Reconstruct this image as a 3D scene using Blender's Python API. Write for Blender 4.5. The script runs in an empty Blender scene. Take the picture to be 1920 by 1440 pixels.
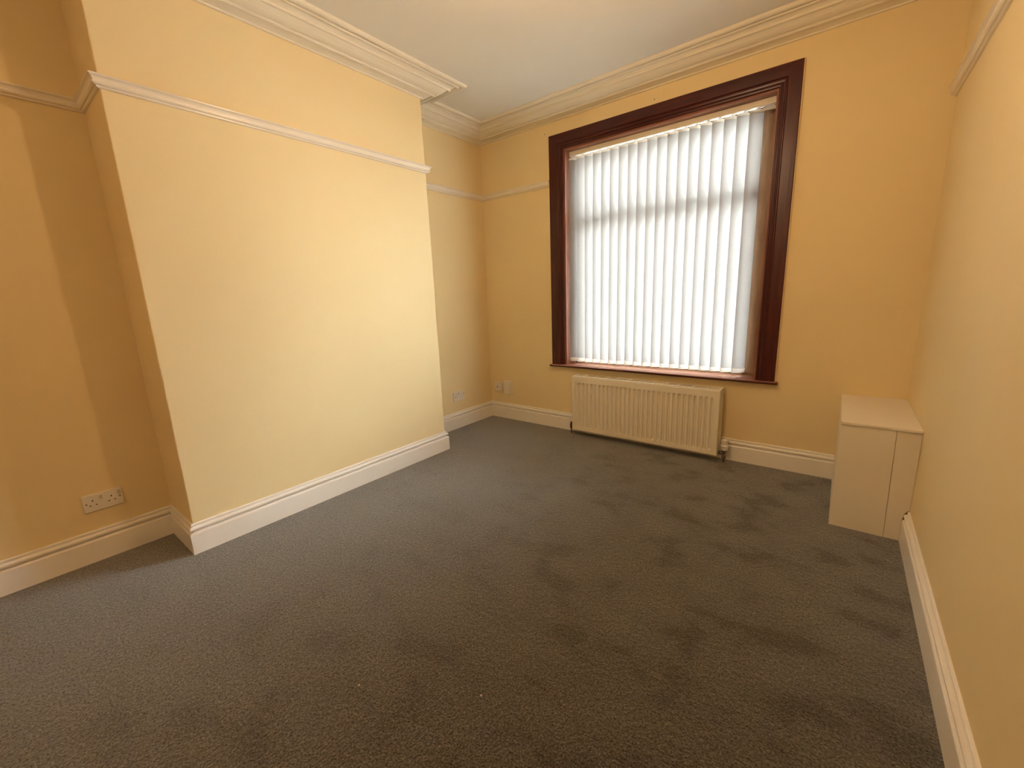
import bpy, bmesh, math, random
from mathutils import Vector, Matrix

random.seed(7)
sc = bpy.context.scene
COL = sc.collection

# ------------------------------------------------------------------ camera
cam_data = bpy.data.cameras.new('camera')
cam_data.sensor_fit = 'HORIZONTAL'
cam_data.sensor_width = 36.0
cam_data.lens = 784.43 / 1920 * 36.0
cam_data.clip_start = 0.02
cam = bpy.data.objects.new('camera', cam_data)
COL.objects.link(cam)
_r = Vector((0.78911547, 0.61313518, -0.03690566))
_u = Vector((-0.09770159, 0.18460776, 0.97794395))
_f = Vector((-0.60642491, 0.76810496, -0.20558112))
cam.matrix_world = Matrix(((_r.x, _u.x, -_f.x, 2.7608), (_r.y, _u.y, -_f.y, -3.1513),
                           (_r.z, _u.z, -_f.z, 1.1958), (0, 0, 0, 1)))
sc.camera = cam

# ------------------------------------------------------------------ world, exposure
world = bpy.data.worlds.new('overcast_sky')
sc.world = world
world.use_nodes = True
wn = world.node_tree
wn.nodes.clear()
w_out = wn.nodes.new('ShaderNodeOutputWorld')
w_bg = wn.nodes.new('ShaderNodeBackground')
w_tc = wn.nodes.new('ShaderNodeTexCoord')
w_sep = wn.nodes.new('ShaderNodeSeparateXYZ')
w_ramp = wn.nodes.new('ShaderNodeValToRGB')
w_ramp.color_ramp.elements[0].position = 0.0
w_ramp.color_ramp.elements[0].color = (0.24, 0.25, 0.25, 1)      # dimmer towards the horizon
w_ramp.color_ramp.elements[1].position = 0.8
w_ramp.color_ramp.elements[1].color = (0.93, 0.96, 0.97, 1)       # white overcast
wn.links.new(w_tc.outputs['Generated'], w_sep.inputs[0])
wn.links.new(w_sep.outputs['Z'], w_ramp.inputs[0])
wn.links.new(w_ramp.outputs[0], w_bg.inputs['Color'])
w_bg.inputs['Strength'].default_value = 58.0
wn.links.new(w_bg.outputs[0], w_out.inputs[0])

LAMP_POWER = 345.0          # emission strength of the bare bulb
FILL_LAMP_POWER = 370.0         # bulb of the unseen pendant added as fill
LAMP_COLOR = (1.0, 0.64, 0.36)
LAMP_POS = (1.96, -1.665, 2.27)
FILL_LAMP_POS = (1.70, -4.80, 2.27)     # invented second pendant, adds fill light from behind the camera

sc.view_settings.view_transform = 'Standard'
sc.view_settings.look = 'None'
sc.view_settings.exposure = 1.0
sc.view_settings.gamma = 1.0
sc.view_settings.use_curve_mapping = False

# ------------------------------------------------------------------ measures
XA = -0.018                 # near alcove wall
C = 0.3287                  # chimney breast face
Y1, Y2 = -0.967, -2.659     # breast ends
W = 3.097                   # right wall
H = 2.632                   # ceiling
YB = -6.30                  # wall behind the camera
ZR = 2.0686                 # picture rail underside
WX0, WX1, WZ0, WZ1 = 0.883, 2.345, 0.590, 2.325   # window opening
AX0, AX1, AZ1 = 0.758, 2.456, 2.438               # architrave outside
TW = 0.32                   # window wall thickness


# ------------------------------------------------------------------ materials
def new_mat(name):
    m = bpy.data.materials.new(name)
    m.use_nodes = True
    nt = m.node_tree
    nt.nodes.clear()
    out = nt.nodes.new('ShaderNodeOutputMaterial')
    b = nt.nodes.new('ShaderNodeBsdfPrincipled')
    nt.links.new(b.outputs[0], out.inputs[0])
    return m, nt, b, out


def coords(nt, scale=(1, 1, 1)):
    tc = nt.nodes.new('ShaderNodeTexCoord')
    mp = nt.nodes.new('ShaderNodeMapping')
    mp.inputs['Scale'].default_value = scale
    nt.links.new(tc.outputs['Object'], mp.inputs[0])
    return mp


def noise(nt, src, scale, detail=4.0, rough=0.5):
    n = nt.nodes.new('ShaderNodeTexNoise')
    n.inputs['Scale'].default_value = scale
    n.inputs['Detail'].default_value = detail
    n.inputs['Roughness'].default_value = rough
    nt.links.new(src.outputs[0], n.inputs['Vector'])
    return n


def ramp(nt, src, stops):
    r = nt.nodes.new('ShaderNodeValToRGB')
    e = r.color_ramp.elements
    while len(e) < len(stops):
        e.new(0.5)
    for i, (p, c) in enumerate(stops):
        e[i].position = p
        e[i].color = (c[0], c[1], c[2], 1)
    nt.links.new(src, r.inputs[0])
    return r


def bump(nt, b, src, strength, dist):
    bp = nt.nodes.new('ShaderNodeBump')
    bp.inputs['Strength'].default_value = strength
    bp.inputs['Distance'].default_value = dist
    nt.links.new(src, bp.inputs['Height'])
    nt.links.new(bp.outputs[0], b.inputs['Normal'])


def paint(name, col, rough=0.85, var=0.03, bs=120, bd=0.0006, spec=0.3):
    m, nt, b, _ = new_mat(name)
    c = coords(nt)
    n = noise(nt, c, 1.7, 3)
    lo = tuple(x * (1 - var) for x in col)
    hi = tuple(min(1, x * (1 + var)) for x in col)
    r = ramp(nt, n.outputs['Fac'], [(0.3, lo), (0.7, hi)])
    nt.links.new(r.outputs[0], b.inputs['Base Color'])
    b.inputs['Roughness'].default_value = rough
    b.inputs['Specular IOR Level'].default_value = spec
    n2 = noise(nt, c, bs, 3)
    bump(nt, b, n2.outputs['Fac'], 0.35, bd)
    return m


M = {}
M['wall'] = paint('cream_wall_paint', (0.84, 0.69, 0.40), 0.75, 0.02, 140, 0.0008)
M['ceiling'] = paint('ceiling_paint', (0.80, 0.77, 0.69), 0.9, 0.02, 90, 0.0006)
M['gloss_white'] = paint('white_gloss_paint', (0.90, 0.87, 0.81), 0.28, 0.01, 60, 0.0002, 0.5)
M['rail_paint'] = paint('cream_white_gloss', (0.88, 0.81, 0.69), 0.25, 0.01, 60, 0.0002, 0.5)
M['plaster'] = paint('cornice_paint', (0.82, 0.76, 0.62), 0.7, 0.01, 90, 0.0003)
M['radiator'] = paint('radiator_enamel', (0.80, 0.74, 0.60), 0.32, 0.01, 50, 0.0001, 0.5)
M['plastic'] = paint('white_plastic', (0.82, 0.78, 0.70), 0.35, 0.01, 50, 0.00005, 0.5)
M['board'] = paint('painted_board', (0.84, 0.78, 0.66), 0.5, 0.02, 70, 0.0003, 0.4)
M['caulk'] = paint('cream_caulk', (0.80, 0.66, 0.46), 0.6, 0.02, 70, 0.0003, 0.4)
M['rail'] = paint('blind_rail_enamel', (0.80, 0.76, 0.66), 0.35, 0.01, 50, 0.0001, 0.5)
M['brick'] = paint('outer_stone', (0.32, 0.28, 0.23), 0.9, 0.1, 30, 0.003)
M['street'] = paint('outside_paving', (0.30, 0.30, 0.29), 0.9, 0.1, 30, 0.003)


def simple(name, col, rough=0.5, metal=0.0, spec=0.5):
    m, nt, b, _ = new_mat(name)
    b.inputs['Base Color'].default_value = (*col, 1)
    b.inputs['Roughness'].default_value = rough
    b.inputs['Metallic'].default_value = metal
    b.inputs['Specular IOR Level'].default_value = spec
    return m


M['hole'] = simple('dark_hole', (0.03, 0.018, 0.01), 0.8)
M['rocker'] = simple('rocker_plastic', (0.62, 0.52, 0.42), 0.4)
M['chrome'] = simple('tarnished_chrome', (0.30, 0.24, 0.22), 0.3, 0.9)
M['pipe'] = simple('dark_copper_pipe', (0.12, 0.06, 0.05), 0.4, 0.7)
M['seam'] = simple('seam_brown', (0.30, 0.20, 0.10), 0.9)  # dull brown of the backing behind the front board seam
M['lint'] = simple('white_lint', (0.75, 0.66, 0.62), 0.9)
M['cord'] = simple('white_flex', (0.75, 0.72, 0.66), 0.5)


def wood(name, dark, mid, light, scale, rough):
    m, nt, b, _ = new_mat(name)
    c = coords(nt, scale)
    n = noise(nt, c, 6, 6, 0.6)
    r = ramp(nt, n.outputs['Fac'], [(0.30, dark), (0.55, mid), (0.78, light)])
    nt.links.new(r.outputs[0], b.inputs['Base Color'])
    b.inputs['Roughness'].default_value = rough
    b.inputs['Specular IOR Level'].default_value = 0.4
    bump(nt, b, n.outputs['Fac'], 0.2, 0.0006)
    return m


RD, RM, RL = (0.038, 0.0045, 0.005), (0.060, 0.0070, 0.006), (0.105, 0.018, 0.010)
M['maho_v'] = wood('mahogany_vertical_grain', RD, RM, RL, (9, 9, 0.7), 0.34)
M['maho_h'] = wood('mahogany_horizontal_grain', RD, RM, RL, (0.7, 9, 9), 0.34)
JD, JM, JL = (0.16, 0.055, 0.03), (0.26, 0.10, 0.055), (0.34, 0.15, 0.08)
M['jamb_v'] = wood('stained_lining_vertical', JD, JM, JL, (9, 9, 0.7), 0.38)
M['jamb_h'] = wood('stained_lining_horizontal', JD, JM, JL, (0.7, 9, 9), 0.38)
M['sill'] = wood('sill_varnish_reflection_tint', (0.24, 0.10, 0.07), (0.34, 0.16, 0.11), (0.42, 0.22, 0.16), (0.7, 9, 9), 0.2)  # sill wood made paler, the reflection of the white slats is in its colour
M['frame'] = wood('window_frame_wood', (0.16, 0.085, 0.04), (0.23, 0.13, 0.06), (0.28, 0.17, 0.085), (9, 9, 0.8), 0.45)

# carpet: speckled dark grey twist pile with trodden patches
m, nt, b, _ = new_mat('dark_grey_carpet')
c = coords(nt)
fine = noise(nt, c, 165, 4, 0.78)
fr = ramp(nt, fine.outputs['Fac'], [(0.35, (0.012, 0.010, 0.008)), (0.5, (0.055, 0.049, 0.042)), (0.64, (0.23, 0.212, 0.185))])
mid = noise(nt, c, 60, 3, 0.6)
mr = ramp(nt, mid.outputs['Fac'], [(0.35, (0.62, 0.62, 0.62)), (0.65, (1.30, 1.30, 1.30))])
c2 = coords(nt, (1.0, 1.35, 1))
pat = noise(nt, c2, 4.2, 4, 0.58)
pr = ramp(nt, pat.outputs['Fac'], [(0.37, (0.72, 0.70, 0.67)), (0.46, (0.98, 0.98, 0.98)), (0.66, (1.12, 1.12, 1.10))])
mx = nt.nodes.new('ShaderNodeMix'); mx.data_type = 'RGBA'; mx.blend_type = 'MULTIPLY'
mx.inputs['Factor'].default_value = 1.0
nt.links.new(fr.outputs[0], mx.inputs[6]); nt.links.new(mr.outputs[0], mx.inputs[7])
mx2 = nt.nodes.new('ShaderNodeMix'); mx2.data_type = 'RGBA'; mx2.blend_type = 'MULTIPLY'
mx2.inputs['Factor'].default_value = 1.0
nt.links.new(mx.outputs[2], mx2.inputs[6]); nt.links.new(pr.outputs[0], mx2.inputs[7])
nt.links.new(mx2.outputs[2], b.inputs['Base Color'])
b.inputs['Roughness'].default_value = 0.95
b.inputs['Specular IOR Level'].default_value = 0.1
b.inputs['Sheen Weight'].default_value = 1.0
b.inputs['Sheen Roughness'].default_value = 0.36
# footfall mask: flattened pile is mostly on the window-side right half
sx = nt.nodes.new('ShaderNodeSeparateXYZ'); nt.links.new(c.outputs[0], sx.inputs[0])
big = noise(nt, c, 0.9, 2)
am = nt.nodes.new('ShaderNodeMath'); am.operation = 'MULTIPLY_ADD'
nt.links.new(big.outputs['Fac'], am.inputs[0]); am.inputs[1].default_value = 1.2
nt.links.new(sx.outputs['X'], am.inputs[2])
mr2 = nt.nodes.new('ShaderNodeMapRange'); mr2.inputs['From Min'].default_value = 1.5; mr2.inputs['From Max'].default_value = 2.9
mr2.inputs['To Min'].default_value = 0.15; mr2.inputs['To Max'].default_value = 0.85
nt.links.new(am.outputs[0], mr2.inputs['Value'])
mxp = nt.nodes.new('ShaderNodeMix'); mxp.data_type = 'RGBA'
nt.links.new(mr2.outputs[0], mxp.inputs['Factor'])
mxp.inputs[6].default_value = (1, 1, 1, 1); nt.links.new(pr.outputs[0], mxp.inputs[7])
nt.links.new(mxp.outputs[2], mx2.inputs[7])
st = ramp(nt, fine.outputs['Fac'], [(0.34, (0.34, 0.34, 0.32)), (0.48, (0.92, 0.92, 0.88)), (0.62, (1.0, 1.0, 0.98))])
mx3 = nt.nodes.new('ShaderNodeMix'); mx3.data_type = 'RGBA'; mx3.blend_type = 'MULTIPLY'
mx3.inputs['Factor'].default_value = 1.0
nt.links.new(st.outputs[0], mx3.inputs[6]); nt.links.new(mxp.outputs[2], mx3.inputs[7])
nt.links.new(mx3.outputs[2], b.inputs['Sheen Tint'])
add = nt.nodes.new('ShaderNodeMath'); add.operation = 'ADD'
nt.links.new(fine.outputs['Fac'], add.inputs[0]); nt.links.new(mid.outputs['Fac'], add.inputs[1])
bump(nt, b, add.outputs[0], 0.9, 0.008)
M['carpet'] = m

# translucent blind fabric
m = bpy.data.materials.new('white_blind_fabric'); m.use_nodes = True
nt = m.node_tree; nt.nodes.clear()
out = nt.nodes.new('ShaderNodeOutputMaterial')
df = nt.nodes.new('ShaderNodeBsdfDiffuse'); tr = nt.nodes.new('ShaderNodeBsdfTranslucent')
ms = nt.nodes.new('ShaderNodeMixShader'); ms.inputs[0].default_value = 0.06
c = coords(nt, (1, 1, 0.15))
n = noise(nt, c, 500, 2)
r = ramp(nt, n.outputs['Fac'], [(0.3, (0.30, 0.30, 0.30)), (0.7, (0.34, 0.34, 0.34))])
nt.links.new(r.outputs[0], df.inputs['Color'])
tr.inputs['Color'].default_value = (0.84, 0.82, 0.80, 1)
nt.links.new(df.outputs[0], ms.inputs[1]); nt.links.new(tr.outputs[0], ms.inputs[2])
nt.links.new(ms.outputs[0], out.inputs[0])
M['fabric'] = m

# clear plastic fittings of the blind
m = bpy.data.materials.new('milky_plastic'); m.use_nodes = True
nt = m.node_tree; nt.nodes.clear()
out = nt.nodes.new('ShaderNodeOutputMaterial')
df = nt.nodes.new('ShaderNodeBsdfDiffuse'); tr = nt.nodes.new('ShaderNodeBsdfTranslucent')
df.inputs['Color'].default_value = (0.85, 0.84, 0.80, 1); tr.inputs['Color'].default_value = (0.9, 0.9, 0.88, 1)
ms = nt.nodes.new('ShaderNodeMixShader'); ms.inputs[0].default_value = 0.35
nt.links.new(df.outputs[0], ms.inputs[1]); nt.links.new(tr.outputs[0], ms.inputs[2])
nt.links.new(ms.outputs[0], out.inputs[0])
M['milky'] = m

# window glass: clear sheet with a weak reflection
m = bpy.data.materials.new('window_glass'); m.use_nodes = True
nt = m.node_tree; nt.nodes.clear()
out = nt.nodes.new('ShaderNodeOutputMaterial')
tp = nt.nodes.new('ShaderNodeBsdfTransparent'); gl = nt.nodes.new('ShaderNodeBsdfGlossy')
gl.inputs['Roughness'].default_value = 0.02
tp.inputs['Color'].default_value = (0.95, 0.97, 0.96, 1)
fr_ = nt.nodes.new('ShaderNodeFresnel'); fr_.inputs['IOR'].default_value = 1.45
ms = nt.nodes.new('ShaderNodeMixShader')
nt.links.new(fr_.outputs[0], ms.inputs[0]); nt.links.new(tp.outputs[0], ms.inputs[1]); nt.links.new(gl.outputs[0], ms.inputs[2])
nt.links.new(ms.outputs[0], out.inputs[0])
M['glass'] = m

for key, power in (('bulb', LAMP_POWER), ('fill_bulb', FILL_LAMP_POWER)):
    m = bpy.data.materials.new('glowing_' + key); m.use_nodes = True
    nt = m.node_tree; nt.nodes.clear()
    out = nt.nodes.new('ShaderNodeOutputMaterial'); em = nt.nodes.new('ShaderNodeEmission')
    em.inputs['Color'].default_value = (*LAMP_COLOR, 1); em.inputs['Strength'].default_value = power
    nt.links.new(em.outputs[0], out.inputs[0])
    M[key] = m


# ------------------------------------------------------------------ mesh helpers
def link(name, bm, mat, parent=None, loc=None, smooth=False):
    bmesh.ops.recalc_face_normals(bm, faces=bm.faces)
    me = bpy.data.meshes.new(name)
    bm.to_mesh(me)
    bm.free()
    mats = mat if isinstance(mat, (list, tuple)) else [mat]
    for mm in mats:
        me.materials.append(M[mm])
    if smooth:
        for p in me.polygons:
            p.use_smooth = True
    o = bpy.data.objects.new(name, me)
    COL.objects.link(o)
    if parent is not None:
        o.parent = parent
    if loc is not None:
        o.location = loc
    return o


def empty(name, loc):
    o = bpy.data.objects.new(name, None)
    o.empty_display_size = 0.05
    COL.objects.link(o)
    o.location = loc
    return o


def tag(o, label, cat, group=None):
    o['label'] = label
    o['category'] = cat
    if group:
        o['group'] = group
    return o


def struct(o, label=None):
    o['kind'] = 'structure'
    if label:
        o['label'] = label
    return o


def box(bm, a, b_, bevel=0.0, seg=2):
    x0, y0, z0 = a
    x1, y1, z1 = b_
    vs = [bm.verts.new(v) for v in ((x0, y0, z0), (x1, y0, z0), (x1, y1, z0), (x0, y1, z0),
                                    (x0, y0, z1), (x1, y0, z1), (x1, y1, z1), (x0, y1, z1))]
    fs = [bm.faces.new([vs[i] for i in f]) for f in
          ((0, 3, 2, 1), (4, 5, 6, 7), (0, 1, 5, 4), (1, 2, 6, 5), (2, 3, 7, 6), (3, 0, 4, 7))]
    if bevel > 0:
        es = set()
        for f in fs:
            es.update(f.edges)
        bmesh.ops.bevel(bm, geom=list(es), offset=bevel, segments=seg, affect='EDGES', profile=0.5)
    return bm


def boxbm(a, b_, bevel=0.0, seg=2):
    return box(bmesh.new(), a, b_, bevel, seg)


def cyl(bm, p0, p1, r0, r1=None, n=16):
    r1 = r0 if r1 is None else r1
    p0, p1 = Vector(p0), Vector(p1)
    ax = (p1 - p0).normalized()
    s = Vector((1, 0, 0)) if abs(ax.x) < 0.9 else Vector((0, 1, 0))
    e1 = ax.cross(s).normalized()
    e2 = ax.cross(e1)
    A, B = [], []
    for i in range(n):
        t = 2 * math.pi * i / n
        d = e1 * math.cos(t) + e2 * math.sin(t)
        A.append(bm.verts.new(p0 + d * r0))
        B.append(bm.verts.new(p1 + d * r1))
    for i in range(n):
        j = (i + 1) % n
        bm.faces.new((A[i], A[j], B[j], B[i]))
    bm.faces.new(A[::-1])
    bm.faces.new(B)
    return bm


def lathe(bm, cx, cy, prof, n=20):
    rings = []
    for r, z in prof:
        rings.append([bm.verts.new((cx + r * math.cos(2 * math.pi * i / n), cy + r * math.sin(2 * math.pi * i / n), z)) for i in range(n)])
    for a, b_ in zip(rings, rings[1:]):
        for i in range(n):
            j = (i + 1) % n
            bm.faces.new((a[i], a[j], b_[j], b_[i]))
    bm.faces.new(rings[0][::-1])
    bm.faces.new(rings[-1])
    return bm


def sweep(path, prof, i, end0=None, end1=None):
    """profile (distance from wall, height) along segment i of a plan polyline, mitred at its corners"""
    def nrm(k):
        a, b_ = Vector(path[k]), Vector(path[k + 1])
        d = (b_ - a).normalized()
        return Vector((d.y, -d.x))
    n = nrm(i)
    A, B = Vector(path[i]), Vector(path[i + 1])
    m0 = n if (i == 0 or end0 == 'cut') else (nrm(i - 1) + n) / (1 + nrm(i - 1).dot(n))
    m1 = n if (i + 2 >= len(path) or end1 == 'cut') else (n + nrm(i + 1)) / (1 + n.dot(nrm(i + 1)))
    bm = bmesh.new()
    ra, rb = [], []
    for d, z in prof:
        a, b_ = A + m0 * d, B + m1 * d
        ra.append(bm.verts.new((a.x, a.y, z)))
        rb.append(bm.verts.new((b_.x, b_.y, z)))
    k = len(prof)
    for j in range(k):
        q = (j + 1) % k
        bm.faces.new((ra[j], ra[q], rb[q], rb[j]))
    bm.faces.new(ra)
    bm.faces.new(rb[::-1])
    return bm


# ------------------------------------------------------------------ room shell
T = 0.15
struct(link('floor', boxbm((XA - 0.3, YB - T, -0.12), (W + T, TW, 0.0)), 'carpet'))
struct(link('ceiling', boxbm((XA - 0.3, YB - T, H), (W + T, TW, H + 0.12)), 'ceiling'))

bm = bmesh.new()     # window wall with its opening
box(bm, (0.0, 0, 0), (WX0, TW, H)); box(bm, (WX1, 0, 0), (W + T, TW, H))
box(bm, (WX0, 0, 0), (WX1, TW, WZ0 - 0.022)); box(bm, (WX0, 0, WZ1), (WX1, TW, H))
wall_front = struct(link('wall_front', bm, 'wall'))
for k, (x, z) in enumerate(((0.707, 2.472), (1.605, 2.475))):
    link('nail_hole', cyl(bmesh.new(), (x, -0.0012, z), (x, 0.004, z), 0.0035, n=10), 'hole', wall_front)

bm = bmesh.new()
box(bm, (XA - 0.3, YB, 0), (XA, Y2 + 0.1, H)); box(bm, (-0.3, Y1 - 0.1, 0), (0, TW, H))
struct(link('wall_left', bm, 'wall'))
struct(link('wall_chimney', boxbm((-0.3, Y2, 0), (C, Y1, H), 0.004, 2), 'wall'),
       'projecting chimney breast wall painted cream')
struct(link('wall_right', boxbm((W, YB, 0), (W + T, 0, H)), 'wall'))
struct(link('wall_back', boxbm((XA - 0.3, YB - T, 0), (W + T, YB, H)), 'wall'))

PATH = [(XA, YB), (XA, Y2), (C, Y2), (C, Y1), (0, Y1), (0, 0), (W, 0), (W, YB)]

CORN = [(0, H - 0.0895), (0.010, H - 0.0895), (0.013, H - 0.086), (0.013, H - 0.0815), (0.034, H - 0.0755),
        (0.052, H - 0.0710), (0.0535, H - 0.0640), (0.057, H - 0.0630), (0.0585, H - 0.0735), (0.066, H - 0.0750), (0.071, H - 0.0710),
        (0.0720, H - 0.0625), (0.0760, H - 0.0620), (0.0775, H - 0.0650), (0.088, H - 0.0625), (0.100, H - 0.0580), (0.110, H - 0.0525),
        (0.1105, H - 0.0505), (0.120, H - 0.0440),
        (0.130, H - 0.0355), (0.138, H - 0.0290), (0.1390, H - 0.0390), (0.145, H - 0.0400), (0.1480, H - 0.037),
        (0.1485, H - 0.0275), (0.152, H - 0.0250), (0.159, H - 0.0205), (0.168, H - 0.0160), (0.1785, H - 0.0120), (0.1800, H - 0.0205),
        (0.188, H - 0.0220), (0.1915, H - 0.0185), (0.1925, H - 0.0070), (0.1985, H - 0.0060), (0.2000, H - 0.0145), (0.206, H - 0.0170),
        (0.216, H - 0.0175), (0.225, H - 0.014), (0.229, H - 0.007), (0.229, H)]
CORN.append((0, H))
SK = [(0, 0), (0.022, 0), (0.022, 0.101), (0.0212, 0.1055), (0.0185, 0.1090), (0.0140, 0.1105), (0.0040, 0.1110), (0.0035, 0.1190),
      (0.0130, 0.1200), (0.0175, 0.1220), (0.0195, 0.127), (0.0188, 0.1325), (0.0150, 0.137), (0.0100, 0.1385),
      (0.0035, 0.1390), (0.0035, 0.1435), (0.0085, 0.1455), (0.0080, 0.1505), (0.0060, 0.1525), (0.0, 0.1535)]
RAILP = [(0, ZR), (0.007, ZR), (0.0115, ZR + 0.003), (0.012, ZR + 0.007), (0.0185, ZR + 0.0085), (0.0235, ZR + 0.013),
        (0.0240, ZR + 0.018), (0.0200, ZR + 0.0215), (0.0200, ZR + 0.026), (0.0235, ZR + 0.034), (0.0295, ZR + 0.039),
        (0.0320, ZR + 0.0405), (0.0325, ZR + 0.044), (0.0295, ZR + 0.0465), (0, ZR + 0.0480)]

cnames = ['near alcove', 'chimney breast near return', 'chimney breast', 'chimney breast far return', 'far alcove', 'window wall', 'right wall']
for i in range(7):
    struct(link('trim_%d' % (i + 1), sweep(PATH, CORN, i), 'plaster'), 'moulded plaster cornice of the ' + cnames[i])
CAB_X, CAB_Y, CAB_Z = 2.810, -0.6535, 0.5455
bnames = ['left', 'breast_return', 'breast', 'breast_far', 'alcove', 'front', 'right']
for i in range(7):
    p = list(PATH)
    e0 = e1 = None
    if i == 5:
        p[6] = (CAB_X, 0); e1 = 'cut'
        p[7] = (CAB_X + 0.0001, -1)
    if i == 6:
        p[6] = (W, CAB_Y); e0 = 'cut'
    struct(link('baseboard_' + bnames[i], sweep(p, SK, i, e0, e1), 'gloss_white'))
t0 = 8
for i in (0, 1, 2, 3, 4, 5, 6):
    p = list(PATH)
    e0 = e1 = None
    if i == 5:
        p[6] = (AX0 - 0.004, 0); e1 = 'cut'
        p[7] = (AX0 - 0.004, -1)
    if i == 6:
        e0 = 'cut'
    struct(link('trim_%d' % (t0 + i), sweep(p, RAILP, i, e0, e1), 'rail_paint'), 'white picture rail of the ' + cnames[i])

# ------------------------------------------------------------------ window
win = struct(empty('window_1', ((WX0 + WX1) / 2, 0, WZ0)), 'tall window with dark red wood surround')


def wlink(name, bm, mat, parent=None):
    o = link(name, bm, mat)
    p = parent or win
    o.parent = p
    off = Vector(win.location)
    o.data.transform(Matrix.Translation(-off))
    return o


# architrave: moulded board profile (distance from the opening edge, projection), mitred
ARC = [(0, 0), (0, 0.012), (0.003, 0.015), (0.010, 0.016), (0.013, 0.013), (0.017, 0.013), (0.021, 0.018),
       (0.030, 0.020), (0.034, 0.017), (0.038, 0.017), (0.044, 0.023), (0.085, 0.024), (1.0, 0.024), (1.003, 0.020), (1.003, 0)]


def arch_piece(kind):
    bm = bmesh.new()
    ra, rb = [], []
    for d, pr in ARC:
        if kind == 'left':
            w = WX0 - AX0
            dd = d if d < 0.5 else w - 0.003 + (d - 1.0)
            zz = WZ1 + dd * (AZ1 - WZ1) / w
            x = WX0 - dd
            a, b_ = (x, -pr, WZ0), (x, -pr, zz)
        elif kind == 'right':
            w = AX1 - WX1
            dd = d if d < 0.5 else w - 0.003 + (d - 1.0)
            zz = WZ1 + dd * (AZ1 - WZ1) / w
            x = WX1 + dd
            a, b_ = (x, -pr, WZ0), (x, -pr, zz)
        else:
            w = AZ1 - WZ1
            dd = d if d < 0.5 else w - 0.003 + (d - 1.0)
            z = WZ1 + dd
            a = (WX0 - dd * (WX0 - AX0) / w, -pr, z)
            b_ = (WX1 + dd * (AX1 - WX1) / w, -pr, z)
        ra.append(bm.verts.new(a)); rb.append(bm.verts.new(b_))
    k = len(ARC)
    for j in range(k):
        q = (j + 1) % k
        bm.faces.new((ra[j], ra[q], rb[q], rb[j]))
    bm.faces.new(ra); bm.faces.new(rb[::-1])
    return bm


wlink('architrave', arch_piece('left'), 'maho_v')
wlink('architrave', arch_piece('right'), 'maho_v')
wlink('architrave', arch_piece('top'), 'maho_h')
bm = bmesh.new()
box(bm, (AX1, -0.012, WZ0), (AX1 + 0.006, 0, AZ1 + 0.003)); box(bm, (AX0 - 0.003, -0.007, WZ0), (AX0, 0, AZ1 + 0.003))
box(bm, (AX0, -0.007, AZ1), (AX1, 0, AZ1 + 0.003))
wlink('caulk_bead', bm, 'caulk')
# sill board with rounded nose
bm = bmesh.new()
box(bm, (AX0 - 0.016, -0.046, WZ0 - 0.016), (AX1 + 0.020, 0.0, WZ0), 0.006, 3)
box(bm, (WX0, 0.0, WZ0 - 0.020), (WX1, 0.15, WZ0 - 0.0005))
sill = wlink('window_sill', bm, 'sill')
bm = boxbm((AX0 - 0.0165, -0.0475, WZ0 - 0.0175), (AX1 + 0.0205, -0.028, WZ0 - 0.0015), 0.006, 3)
wlink('sill_nosing', bm, 'maho_h')
# linings
wlink('jamb', boxbm((WX0, 0.001, WZ0), (WX0 + 0.012, 0.15, WZ1)), 'jamb_v')
wlink('jamb', boxbm((WX1 - 0.012, 0.001, WZ0), (WX1, 0.15, WZ1)), 'jamb_v')
wlink('head_lining', boxbm((WX0 + 0.012, 0.001, WZ1 - 0.012), (WX1 - 0.012, 0.15, WZ1)), 'jamb_h')
# window frame
FY0, FY1 = 0.150, 0.215
SX0, SX1 = WX0 + 0.095, 2.243
bm = bmesh.new()
box(bm, (WX0, FY0, WZ0 - 0.02), (SX0, FY1, WZ1), 0.003, 1)
wlink('frame_stile', bm, 'frame')
wlink('frame_stile', boxbm((SX1, FY0, WZ0 - 0.02), (WX1, FY1, WZ1), 0.003, 1), 'frame')
wlink('frame_rail', boxbm((SX0, FY0 + 0.001, WZ1 - 0.085), (SX1, FY1 - 0.001, WZ1), 0.003, 1), 'frame')
wlink('frame_rail', boxbm((SX0, FY0 + 0.001, WZ0 - 0.02), (SX1, FY1 - 0.001, WZ0 + 0.05), 0.003, 1), 'frame')
TZ0, TZ1 = 1.765, 1.830
wlink('transom', boxbm((SX0, FY0 - 0.004, TZ0), (SX1, FY1 + 0.004, TZ1), 0.004, 2), 'frame')
wlink('pane', boxbm((SX0, 0.183, WZ0 + 0.05), (SX1, 0.1832, TZ0)), 'glass')
wlink('pane', boxbm((SX0, 0.183, TZ1), (SX1, 0.1832, WZ1 - 0.085)), 'glass')
wlink('outer_sill', boxbm((WX0 - 0.05, FY1, WZ0 - 0.09), (WX1 + 0.05, TW + 0.06, WZ0 - 0.03), 0.005, 1), 'brick')

# pavement outside, well below the window
struct(link('ground_outside', boxbm((-8, TW, -0.5), (11, 14, -0.4)), 'street'))

# ------------------------------------------------------------------ vertical blind
blind = tag(empty('vertical_blind', ((WX0 + WX1) / 2, 0.08, WZ0)),
            'white vertical blind of tilted fabric slats hanging inside the dark red window surround', 'blind')
BO = Vector(blind.location)


def bl(name, bm, mat, parent=None, smooth=False):
    o = link(name, bm, mat, smooth=smooth)
    o.data.transform(Matrix.Translation(-BO))
    o.parent = parent or blind
    return o


bm = bmesh.new()
box(bm, (WX0 + 0.014, 0.062, 2.276), (WX1 - 0.014, 0.098, 2.3125), 0.003, 2)
bl('head_rail', bm, 'rail')

ZB, ZT = 0.612, 2.256
PITCH = 0.0715
P_LAST = 2.223
TH = math.radians(35)
NS = 19
SWID = 0.0445


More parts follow.
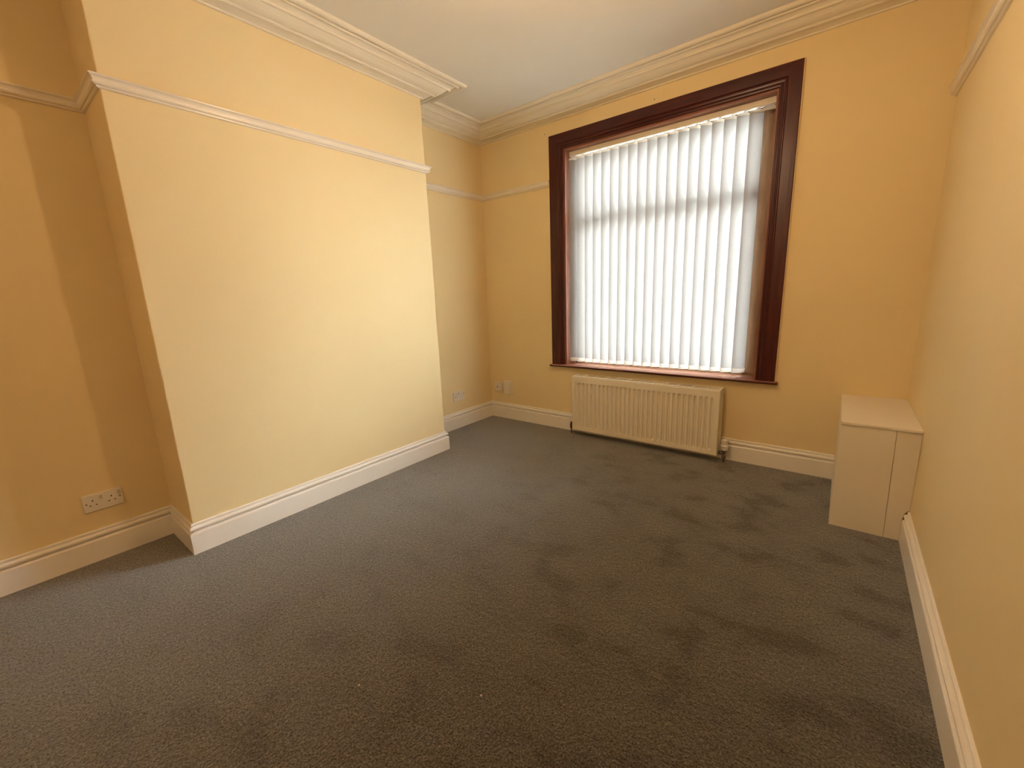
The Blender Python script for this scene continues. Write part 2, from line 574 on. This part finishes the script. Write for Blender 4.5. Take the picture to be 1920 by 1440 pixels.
def slat_bm():
    bm = bmesh.new()
    nx, nz = 8, 14
    g = []
    for j in range(nz + 1):
        z = (ZT - ZB - 0.03) * j / nz + ZB + 0.03
        row = []
        for i in range(nx + 1):
            u = -1 + 2 * i / nx
            row.append(bm.verts.new((u * SWID, -0.0035 * (1 - u * u), z)))
        g.append(row)
    for j in range(nz):
        for i in range(nx):
            bm.faces.new((g[j][i], g[j][i + 1], g[j + 1][i + 1], g[j + 1][i]))
    return bm


def place(bm, px, th):
    R = Matrix.Rotation(th, 4, 'Z')
    bmesh.ops.transform(bm, matrix=Matrix.Translation((px, 0.080, 0)) @ R, verts=bm.verts)
    return bm


def hanger_bm():
    bm = bmesh.new()
    cyl(bm, (0.006, 0, ZT + 0.006), (0.006, 0, 2.280), 0.0030, n=8)
    box(bm, (-0.003, -0.003, ZT + 0.012), (0.015, 0.003, ZT + 0.020), 0.001, 1)
    # shallow trapezoid clip across the slat top
    v = [(-0.044, ZT - 0.007), (0.044, ZT - 0.007), (0.0445, ZT + 0.006), (0.016, ZT + 0.0145), (-0.004, ZT + 0.0145), (-0.0445, ZT + 0.005)]
    a = [bm.verts.new((x, -0.0042, z)) for x, z in v]
    b_ = [bm.verts.new((x, -0.0012, z)) for x, z in v]
    bm.faces.new(a); bm.faces.new(b_[::-1])
    for i in range(6):
        j = (i + 1) % 6
        bm.faces.new((a[i], a[j], b_[j], b_[i]))
    return bm


def weight_bm():
    bm = bmesh.new()
    box(bm, (-0.0455, -0.0045, ZB), (0.0455, 0.0012, ZB + 0.034), 0.0015, 1)
    for s in (-1, 1):
        box(bm, (s * 0.0455 - 0.0025, -0.0035, ZB + 0.022), (s * 0.0455 + 0.0025, 0.0005, ZB + 0.030), 0.001, 1)
    return bm


pivots = [P_LAST - PITCH * (NS - 1 - k) for k in range(NS)]
for k, px in enumerate(pivots):
    th = TH + math.radians(random.uniform(-1.6, 1.6))
    s = bl('slat', place(slat_bm(), px, th), 'fabric', smooth=True)
    bl('hanger', place(hanger_bm(), px, th), 'milky', s)
    bl('bottom_weight', place(weight_bm(), px, th), 'milky', s)
h = bl('hanger', place(hanger_bm(), P_LAST + PITCH, math.radians(12)), 'milky')
h['label'] = 'bare white hanger without a slat'
# spacer chain linking the bottom weights
dxy = Vector((math.cos(TH), math.sin(TH)))
for s in (-1, 1):
    bm = bmesh.new()
    for a, b_ in zip(pivots, pivots[1:]):
        n = 6
        pts = []
        for i in range(n + 1):
            t = i / n
            x = a + (b_ - a) * t + s * 0.0455 * dxy.x
            y = 0.080 + s * 0.0455 * dxy.y
            z = ZB + 0.026 - 0.010 * math.sin(math.pi * t)
            pts.append(Vector((x, y, z)))
        for p, q in zip(pts, pts[1:]):
            cyl(bm, p, q, 0.0008, n=5)
    bl('spacer_chain', bm, 'milky')

# ------------------------------------------------------------------ radiator
RX0, RX1, RZ0, RZ1 = 1.022, 2.167, 0.054, 0.520
RYF, RYB = -0.140, -0.030
rad = tag(empty('radiator', ((RX0 + RX1) / 2, -0.085, 0.0)), 'cream fluted panel radiator on the wall below the window', 'radiator')
RO = Vector(rad.location)


def rl(name, bm, mat, parent=None, smooth=False):
    o = link(name, bm, mat, smooth=smooth)
    o.data.transform(Matrix.Translation(-RO))
    o.parent = parent or rad
    return o


def flute_panel(yf, side):
    """pressed steel panel; recessed vertical channels between flat ribs"""
    bm = bmesh.new()
    nfl = 30
    m = 0.024
    xs = [(RX0, 0), (RX0 + 0.004, 0)]
    p = (RX1 - RX0 - 2 * m) / nfl
    for i in range(nfl):
        x = RX0 + m + i * p
        xs += [(x, 0), (x + 0.10 * p, 0.35), (x + 0.24 * p, 1), (x + 0.42 * p, 1), (x + 0.56 * p, 0.35), (x + 0.68 * p, 0)]
    xs += [(RX1 - m, 0), (RX1 - 0.004, 0), (RX1, 0)]
    zs = [(RZ0, 0, 0), (RZ0 + 0.004, 0, 0), (RZ0 + 0.030, 0, 0), (RZ0 + 0.038, 0.6, 0), (RZ0 + 0.046, 1, 0),
          (RZ1 - 0.064, 1, 0), (RZ1 - 0.056, 0.6, 0), (RZ1 - 0.048, 0, 0), (RZ1 - 0.006, 0, 0), (RZ1, 0, 0)]
    rows = []
    for zi, (z, k, _) in enumerate(zs):
        row = []
        for xi, (x, q) in enumerate(xs):
            dep = 0.0125 * k * q
            rim = 0.004 if (zi in (0, len(zs) - 1) or xi in (0, len(xs) - 1)) else 0
            row.append(bm.verts.new((x, yf + side * (dep + rim), z)))
        rows.append(row)
    for a, b_ in zip(rows, rows[1:]):
        for i in range(len(xs) - 1):
            bm.faces.new((a[i], a[i + 1], b_[i + 1], b_[i]))
    # folded rim so the panel has thickness
    r = bmesh.ops.extrude_edge_only(bm, edges=[e for e in bm.edges if e.is_boundary])
    vs = [v for v in r['geom'] if isinstance(v, bmesh.types.BMVert)]
    bmesh.ops.translate(bm, verts=vs, vec=(0, side * 0.010, 0))
    bm.faces.new([v for v in bm.verts if False] or _ring(bm, vs))
    return bm


def _ring(bm, vs):
    """ordered boundary loop"""
    s = set(vs)
    cur = vs[0]
    loop = [cur]
    prev = None
    while True:
        nxt = None
        for e in cur.link_edges:
            if e.is_boundary:
                o = e.other_vert(cur)
                if o in s and o is not prev:
                    nxt = o
                    break
        if nxt is None or nxt is vs[0]:
            break
        loop.append(nxt)
        prev, cur = cur, nxt
    return loop


rl('front_panel', flute_panel(RYF, 1), 'radiator')
rl('back_panel', boxbm((RX0 + 0.004, RYB - 0.010, RZ0 + 0.01), (RX1 - 0.004, RYB, RZ1 - 0.008), 0.002, 1), 'radiator')
bm = bmesh.new()   # convector fins between the panels
for i in range(56):
    x = RX0 + 0.03 + i * (RX1 - RX0 - 0.06) / 55
    box(bm, (x, RYF + 0.016, RZ0 + 0.03), (x + 0.0015, RYB - 0.010, RZ1 - 0.03))
rl('convector_fins', bm, 'radiator')['kind'] = 'stuff'
for x0 in (RX0, RX1 - 0.004):
    bm = bmesh.new()
    s = 1 if x0 > 1.5 else 0
    xa, xb = (x0, x0 + 0.004)
    # end cover with a notch at the top and one for the valve
    prof = [(RYF + 0.004, RZ0 + 0.004), (RYB, RZ0 + 0.004), (RYB, RZ1 - 0.062), (RYB - 0.020, RZ1 - 0.056),
            (RYB - 0.024, RZ1 - 0.036), (RYB, RZ1 - 0.028), (RYB, RZ1), (RYF + 0.004, RZ1)]
    a = [bm.verts.new((xa, y, z)) for y, z in prof]
    b_ = [bm.verts.new((xb, y, z)) for y, z in prof]
    bm.faces.new(a); bm.faces.new(b_[::-1])
    for i in range(len(prof)):
        j = (i + 1) % len(prof)
        bm.faces.new((a[i], a[j], b_[j], b_[i]))
    rl('side_panel', bm, 'radiator')
# top grille: rim, bars and cross straps in pairs
bm = bmesh.new()
gz0, gz1 = RZ1 - 0.004, RZ1 + 0.003
box(bm, (RX0, RYF + 0.001, gz0), (RX1, RYF + 0.014, gz1), 0.001, 1)
box(bm, (RX0, RYB - 0.008, gz0), (RX1, RYB + 0.001, gz1), 0.001, 1)
box(bm, (RX0, RYF + 0.014, gz0), (RX0 + 0.014, RYB - 0.008, gz1), 0.001, 1)
box(bm, (RX1 - 0.014, RYF + 0.014, gz0), (RX1, RYB - 0.008, gz1), 0.001, 1)
ncell = 12
for i in range(1, ncell):
    x = RX0 + (RX1 - RX0) * i / ncell
    for o_ in (-0.0095, 0.0035):
        box(bm, (x + o_, RYF + 0.014, gz0 + 0.001), (x + o_ + 0.006, RYB - 0.008, gz1 - 0.001))
for y in (RYF + 0.032, RYF + 0.050, RYF + 0.068):
    box(bm, (RX0 + 0.014, y, gz0 - 0.002), (RX1 - 0.014, y + 0.0035, gz1 - 0.004))
rl('top_grille', bm, 'radiator')

# thermostatic valve on the right
vx, vy = 2.203, -0.085
bm = bmesh.new()
cyl(bm, (vx, vy, 0.0), (vx, vy, 0.040), 0.0075, n=14)
lathe(bm, vx, vy, [(0.013, 0.032), (0.014, 0.036), (0.014, 0.050), (0.011, 0.054), (0.012, 0.074), (0.016, 0.077), (0.016, 0.089), (0.012, 0.093)], 12)
cyl(bm, (vx, vy, 0.066), (RX1 - 0.002, vy, 0.066), 0.009, n=12)
cyl(bm, (vx - 0.022, vy, 0.066), (vx - 0.034, vy, 0.066), 0.0135, n=6)
v = rl('valve', bm, 'chrome', smooth=False)
v['label'] = 'tarnished metal valve with pipe into the carpet'
bm = bmesh.new()
lathe(bm, vx, vy, [(0.019, 0.0900), (0.0235, 0.0936), (0.0240, 0.1116), (0.0225, 0.1143), (0.0260, 0.1170), (0.0265, 0.1224), (0.0215, 0.1269),
                   (0.0195, 0.1314), (0.0190, 0.1494), (0.0215, 0.1521), (0.0215, 0.1620), (0.0185, 0.1656), (0.010, 0.1661)], 24)
for i in range(12):
    t = 2 * math.pi * i / 12
    cyl(bm, (vx + 0.020 * math.cos(t), vy + 0.020 * math.sin(t), 0.128), (vx + 0.020 * math.cos(t), vy + 0.020 * math.sin(t), 0.151), 0.0014, n=6)
k = rl('valve_head', bm, 'plastic', v)
k['label'] = 'white ribbed thermostat knob'
# lockshield valve on the left
lx, ly = 0.984, -0.085
bm = bmesh.new()
cyl(bm, (lx, ly, 0.0), (lx, ly, 0.060), 0.0055, n=12)
lathe(bm, lx, ly, [(0.007, 0.045), (0.011, 0.048), (0.011, 0.080), (0.0085, 0.084), (0.0085, 0.100), (0.005, 0.104)], 12)
cyl(bm, (lx, ly, 0.066), (RX0 + 0.002, ly, 0.066), 0.008, n=12)
rl('valve', bm, 'pipe')['label'] = 'thin dark valve and pipe at the left end'
# wall brackets
for bx in (1.18, 1.98):
    rl('wall_bracket', boxbm((bx, RYB, 0.12), (bx + 0.03, -0.0015, 0.44)), 'radiator')

# ------------------------------------------------------------------ boxed-in corner cupboard
cab = tag(empty('corner_cupboard', ((CAB_X + W) / 2, CAB_Y / 2, 0)), 'low cream boxed cupboard filling the corner right of the window', 'cupboard')
CO = Vector(cab.location)


def cl(name, bm, mat, parent=None):
    o = link(name, bm, mat)
    o.data.transform(Matrix.Translation(-CO))
    o.parent = parent or cab
    return o


TT = 0.013
cl('side_panel', boxbm((CAB_X, CAB_Y + 0.0125, 0), (CAB_X + 0.012, 0, CAB_Z - TT)), 'board')
bm = bmesh.new()
SB, STP = 3.019, 3.011
def quadbox(pts_bottom, pts_top):
    bm = bmesh.new()
    a = [bm.verts.new(p) for p in pts_bottom]
    b_ = [bm.verts.new(p) for p in pts_top]
    bm.faces.new(a[::-1]); bm.faces.new(b_)
    for i in range(4):
        j = (i + 1) % 4
        bm.faces.new((a[i], a[j], b_[j], b_[i]))
    return bm
zt = CAB_Z - TT
cl('front_board', quadbox([(CAB_X, CAB_Y, 0), (SB - 0.0012, CAB_Y, 0), (SB - 0.0012, CAB_Y + 0.012, 0), (CAB_X, CAB_Y + 0.012, 0)],
                          [(CAB_X, CAB_Y, zt), (STP - 0.0012, CAB_Y, zt), (STP - 0.0012, CAB_Y + 0.012, zt), (CAB_X, CAB_Y + 0.012, zt)]), 'board')
bm = bmesh.new()     # narrow filler board scribed round the baseboard
prof = [(SB + 0.0006, 0), (W - 0.0225, 0), (W - 0.0225, 0.104), (W - 0.0185, 0.137), (W - 0.009, 0.154), (W - 0.0012, 0.155),
        (W - 0.0012, zt), (STP + 0.0006, zt)]
a_ = [bm.verts.new((x, CAB_Y + 0.001, z)) for x, z in prof]
b_ = [bm.verts.new((x, CAB_Y + 0.012, z)) for x, z in prof]
bm.faces.new(a_); bm.faces.new(b_[::-1])
for i in range(len(prof)):
    j = (i + 1) % len(prof)
    bm.faces.new((a_[i], a_[j], b_[j], b_[i]))
cl('front_board', bm, 'board')
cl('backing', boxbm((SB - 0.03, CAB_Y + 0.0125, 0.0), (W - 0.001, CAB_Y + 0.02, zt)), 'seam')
cl('top_board', boxbm((CAB_X - 0.003, CAB_Y - 0.006, CAB_Z - TT), (W - 0.0005, -0.0005, CAB_Z), 0.002, 2), 'board')


# ------------------------------------------------------------------ sockets and boxes
def plate_bm(w, h, t, r=0.004):
    """rounded wall plate lying in XZ, front face toward -Y"""
    bm = bmesh.new()
    def ring(inset, y):
        pts = []
        ww, hh = w / 2 - inset, h / 2 - inset
        for cx, cz, a0 in ((ww - r, hh - r, 0), (-ww + r, hh - r, 90), (-ww + r, -hh + r, 180), (ww - r, -hh + r, 270)):
            for k in range(4):
                a = math.radians(a0 + 30 * k)
                pts.append(bm.verts.new((cx + r * math.cos(a), y, cz + r * math.sin(a))))
        return pts
    A, B, D = ring(0, 0), ring(0, -t * 0.6), ring(0.0025, -t)
    n = len(A)
    for P, Q in ((A, B), (B, D)):
        for i in range(n):
            j = (i + 1) % n
            bm.faces.new((P[i], P[j], Q[j], Q[i]))
    bm.faces.new(A); bm.faces.new(D[::-1])
    return bm


def oriented(o, loc, rz, parent_loc=None):
    o.location = loc
    o.rotation_euler = (0, 0, rz)


def double_socket(loc, rz, label):
    root = tag(empty('double_socket', loc), label, 'socket', 'white double wall sockets')
    root.rotation_euler = (0, 0, rz)
    t = 0.009
    link('faceplate', plate_bm(0.146, 0.086, t), 'plastic', root)
    link('screw', cyl(bmesh.new(), (-0.0603, -t + 0.002, 0.0), (-0.0603, -t - 0.0008, 0.0), 0.003, n=10), 'hole', root)
    link('screw', cyl(bmesh.new(), (0.0603, -t + 0.002, 0.0), (0.0603, -t - 0.0008, 0.0), 0.003, n=10), 'hole', root)
    for s in (-1, 1):
        cx = -0.037 if s < 0 else 0.030
        for (dx, dz, ww, hh) in ((0, 0.012, 0.0042, 0.0075), (-0.011, -0.0105, 0.0066, 0.0042), (0.011, -0.0105, 0.0066, 0.0042)):
            link('pin_hole', boxbm((cx + dx - ww / 2, -t - 0.0006, dz - hh / 2), (cx + dx + ww / 2, -t + 0.003, dz + hh / 2)), 'hole', root)
        rx = cx + 0.030
        link('rocker', boxbm((rx - 0.006, -t - 0.0022, 0.010), (rx + 0.006, -t + 0.001, 0.030), 0.0012, 1), 'rocker', root)
    return root


double_socket((XA, -2.9822 + 0.0735, 0.2476 + 0.043), math.pi / 2, 'white double wall socket in the shadowed alcove left of the chimney breast')
double_socket((0.0, -0.468, 0.300), math.pi / 2, 'white double wall socket in the far alcove beside the window wall corner')

a = tag(empty('aerial_socket', (0.108, 0, 0.313)), 'small square white aerial outlet with one centre hole, nearest the corner', 'socket')
link('back_box', boxbm((-0.042, -0.016, -0.042), (0.042, 0, 0.042), 0.002, 1), 'plastic', a)
link('faceplate', plate_bm(0.086, 0.086, 0.008), 'plastic', a, (0, -0.016, 0))
link('coaxial_hole', cyl(bmesh.new(), (0, -0.0262, 0), (0, -0.020, 0), 0.0065, n=14), 'hole', a)
link('coaxial_ring', lathe(bmesh.new(), 0, 0, [(0.010, 0), (0.010, 0.0012)], 16), 'plastic', a, (0, -0.0238, 0)).rotation_euler = (math.pi / 2, 0, 0)
for s in (-1, 1):
    link('screw', cyl(bmesh.new(), (s * 0.030, -0.0250, 0), (s * 0.030, -0.022, 0), 0.0028, n=10), 'rocker', a)

bxo = tag(empty('junction_box', (0.232, 0, 0.3175)), 'plain white upright plastic box on the window wall, right of the aerial outlet', 'box')
link('cover', boxbm((-0.038, -0.034, -0.062), (0.038, -0.010, 0.062), 0.004, 3), 'plastic', bxo)
link('base', boxbm((-0.040, -0.010, -0.064), (0.040, 0, 0.064), 0.002, 1), 'plastic', bxo)

# ------------------------------------------------------------------ lint on the carpet
for k, (x, y, lab) in enumerate(((1.662, -2.604, 'tiny white lint speck on the carpet, left of the other one'),
                                 (2.0015, -2.4007, 'tiny white lint speck on the carpet, right of the other one'))):
    bm = bmesh.new()
    bmesh.ops.create_icosphere(bm, subdivisions=2, radius=0.0035)
    for v_ in bm.verts:
        v_.co *= random.uniform(0.7, 1.3)
        v_.co.z *= 0.5
    o = tag(link('lint', bm, 'lint', None, (x, y, 0.0022)), lab, 'lint', 'lint specks on the carpet')

# ------------------------------------------------------------------ pendant lamp (just above the frame) and added fill lamp (behind the camera)
for (px_, py_, pz_), bk, lab in ((LAMP_POS, 'bulb', 'bare warm bulb on a short flex from the ceiling, in front of the chimney breast'),
                              (FILL_LAMP_POS, 'fill_bulb', 'added unseen fill bulb on a short flex in the rear half of the room')):
    lp = tag(empty('pendant_lamp', (px_, py_, H)), lab, 'lamp', 'pendant lamps')
    dz = pz_ - H
    link('ceiling_rose', lathe(bmesh.new(), 0, 0, [(0.048, 0.0), (0.046, -0.010), (0.030, -0.022), (0.008, -0.026)], 24), 'plastic', lp)
    link('flex', cyl(bmesh.new(), (0, 0, -0.022), (0, 0, dz + 0.085), 0.0035, n=8), 'cord', lp)
    link('lamp_holder', lathe(bmesh.new(), 0, 0, [(0.008, dz + 0.100), (0.016, dz + 0.090), (0.018, dz + 0.050), (0.020, dz + 0.036)], 20), 'plastic', lp)
    bm = bmesh.new()
    bmesh.ops.create_icosphere(bm, subdivisions=2, radius=0.032)
    link('bulb', bm, bk, lp, (0, 0, dz), smooth=True)
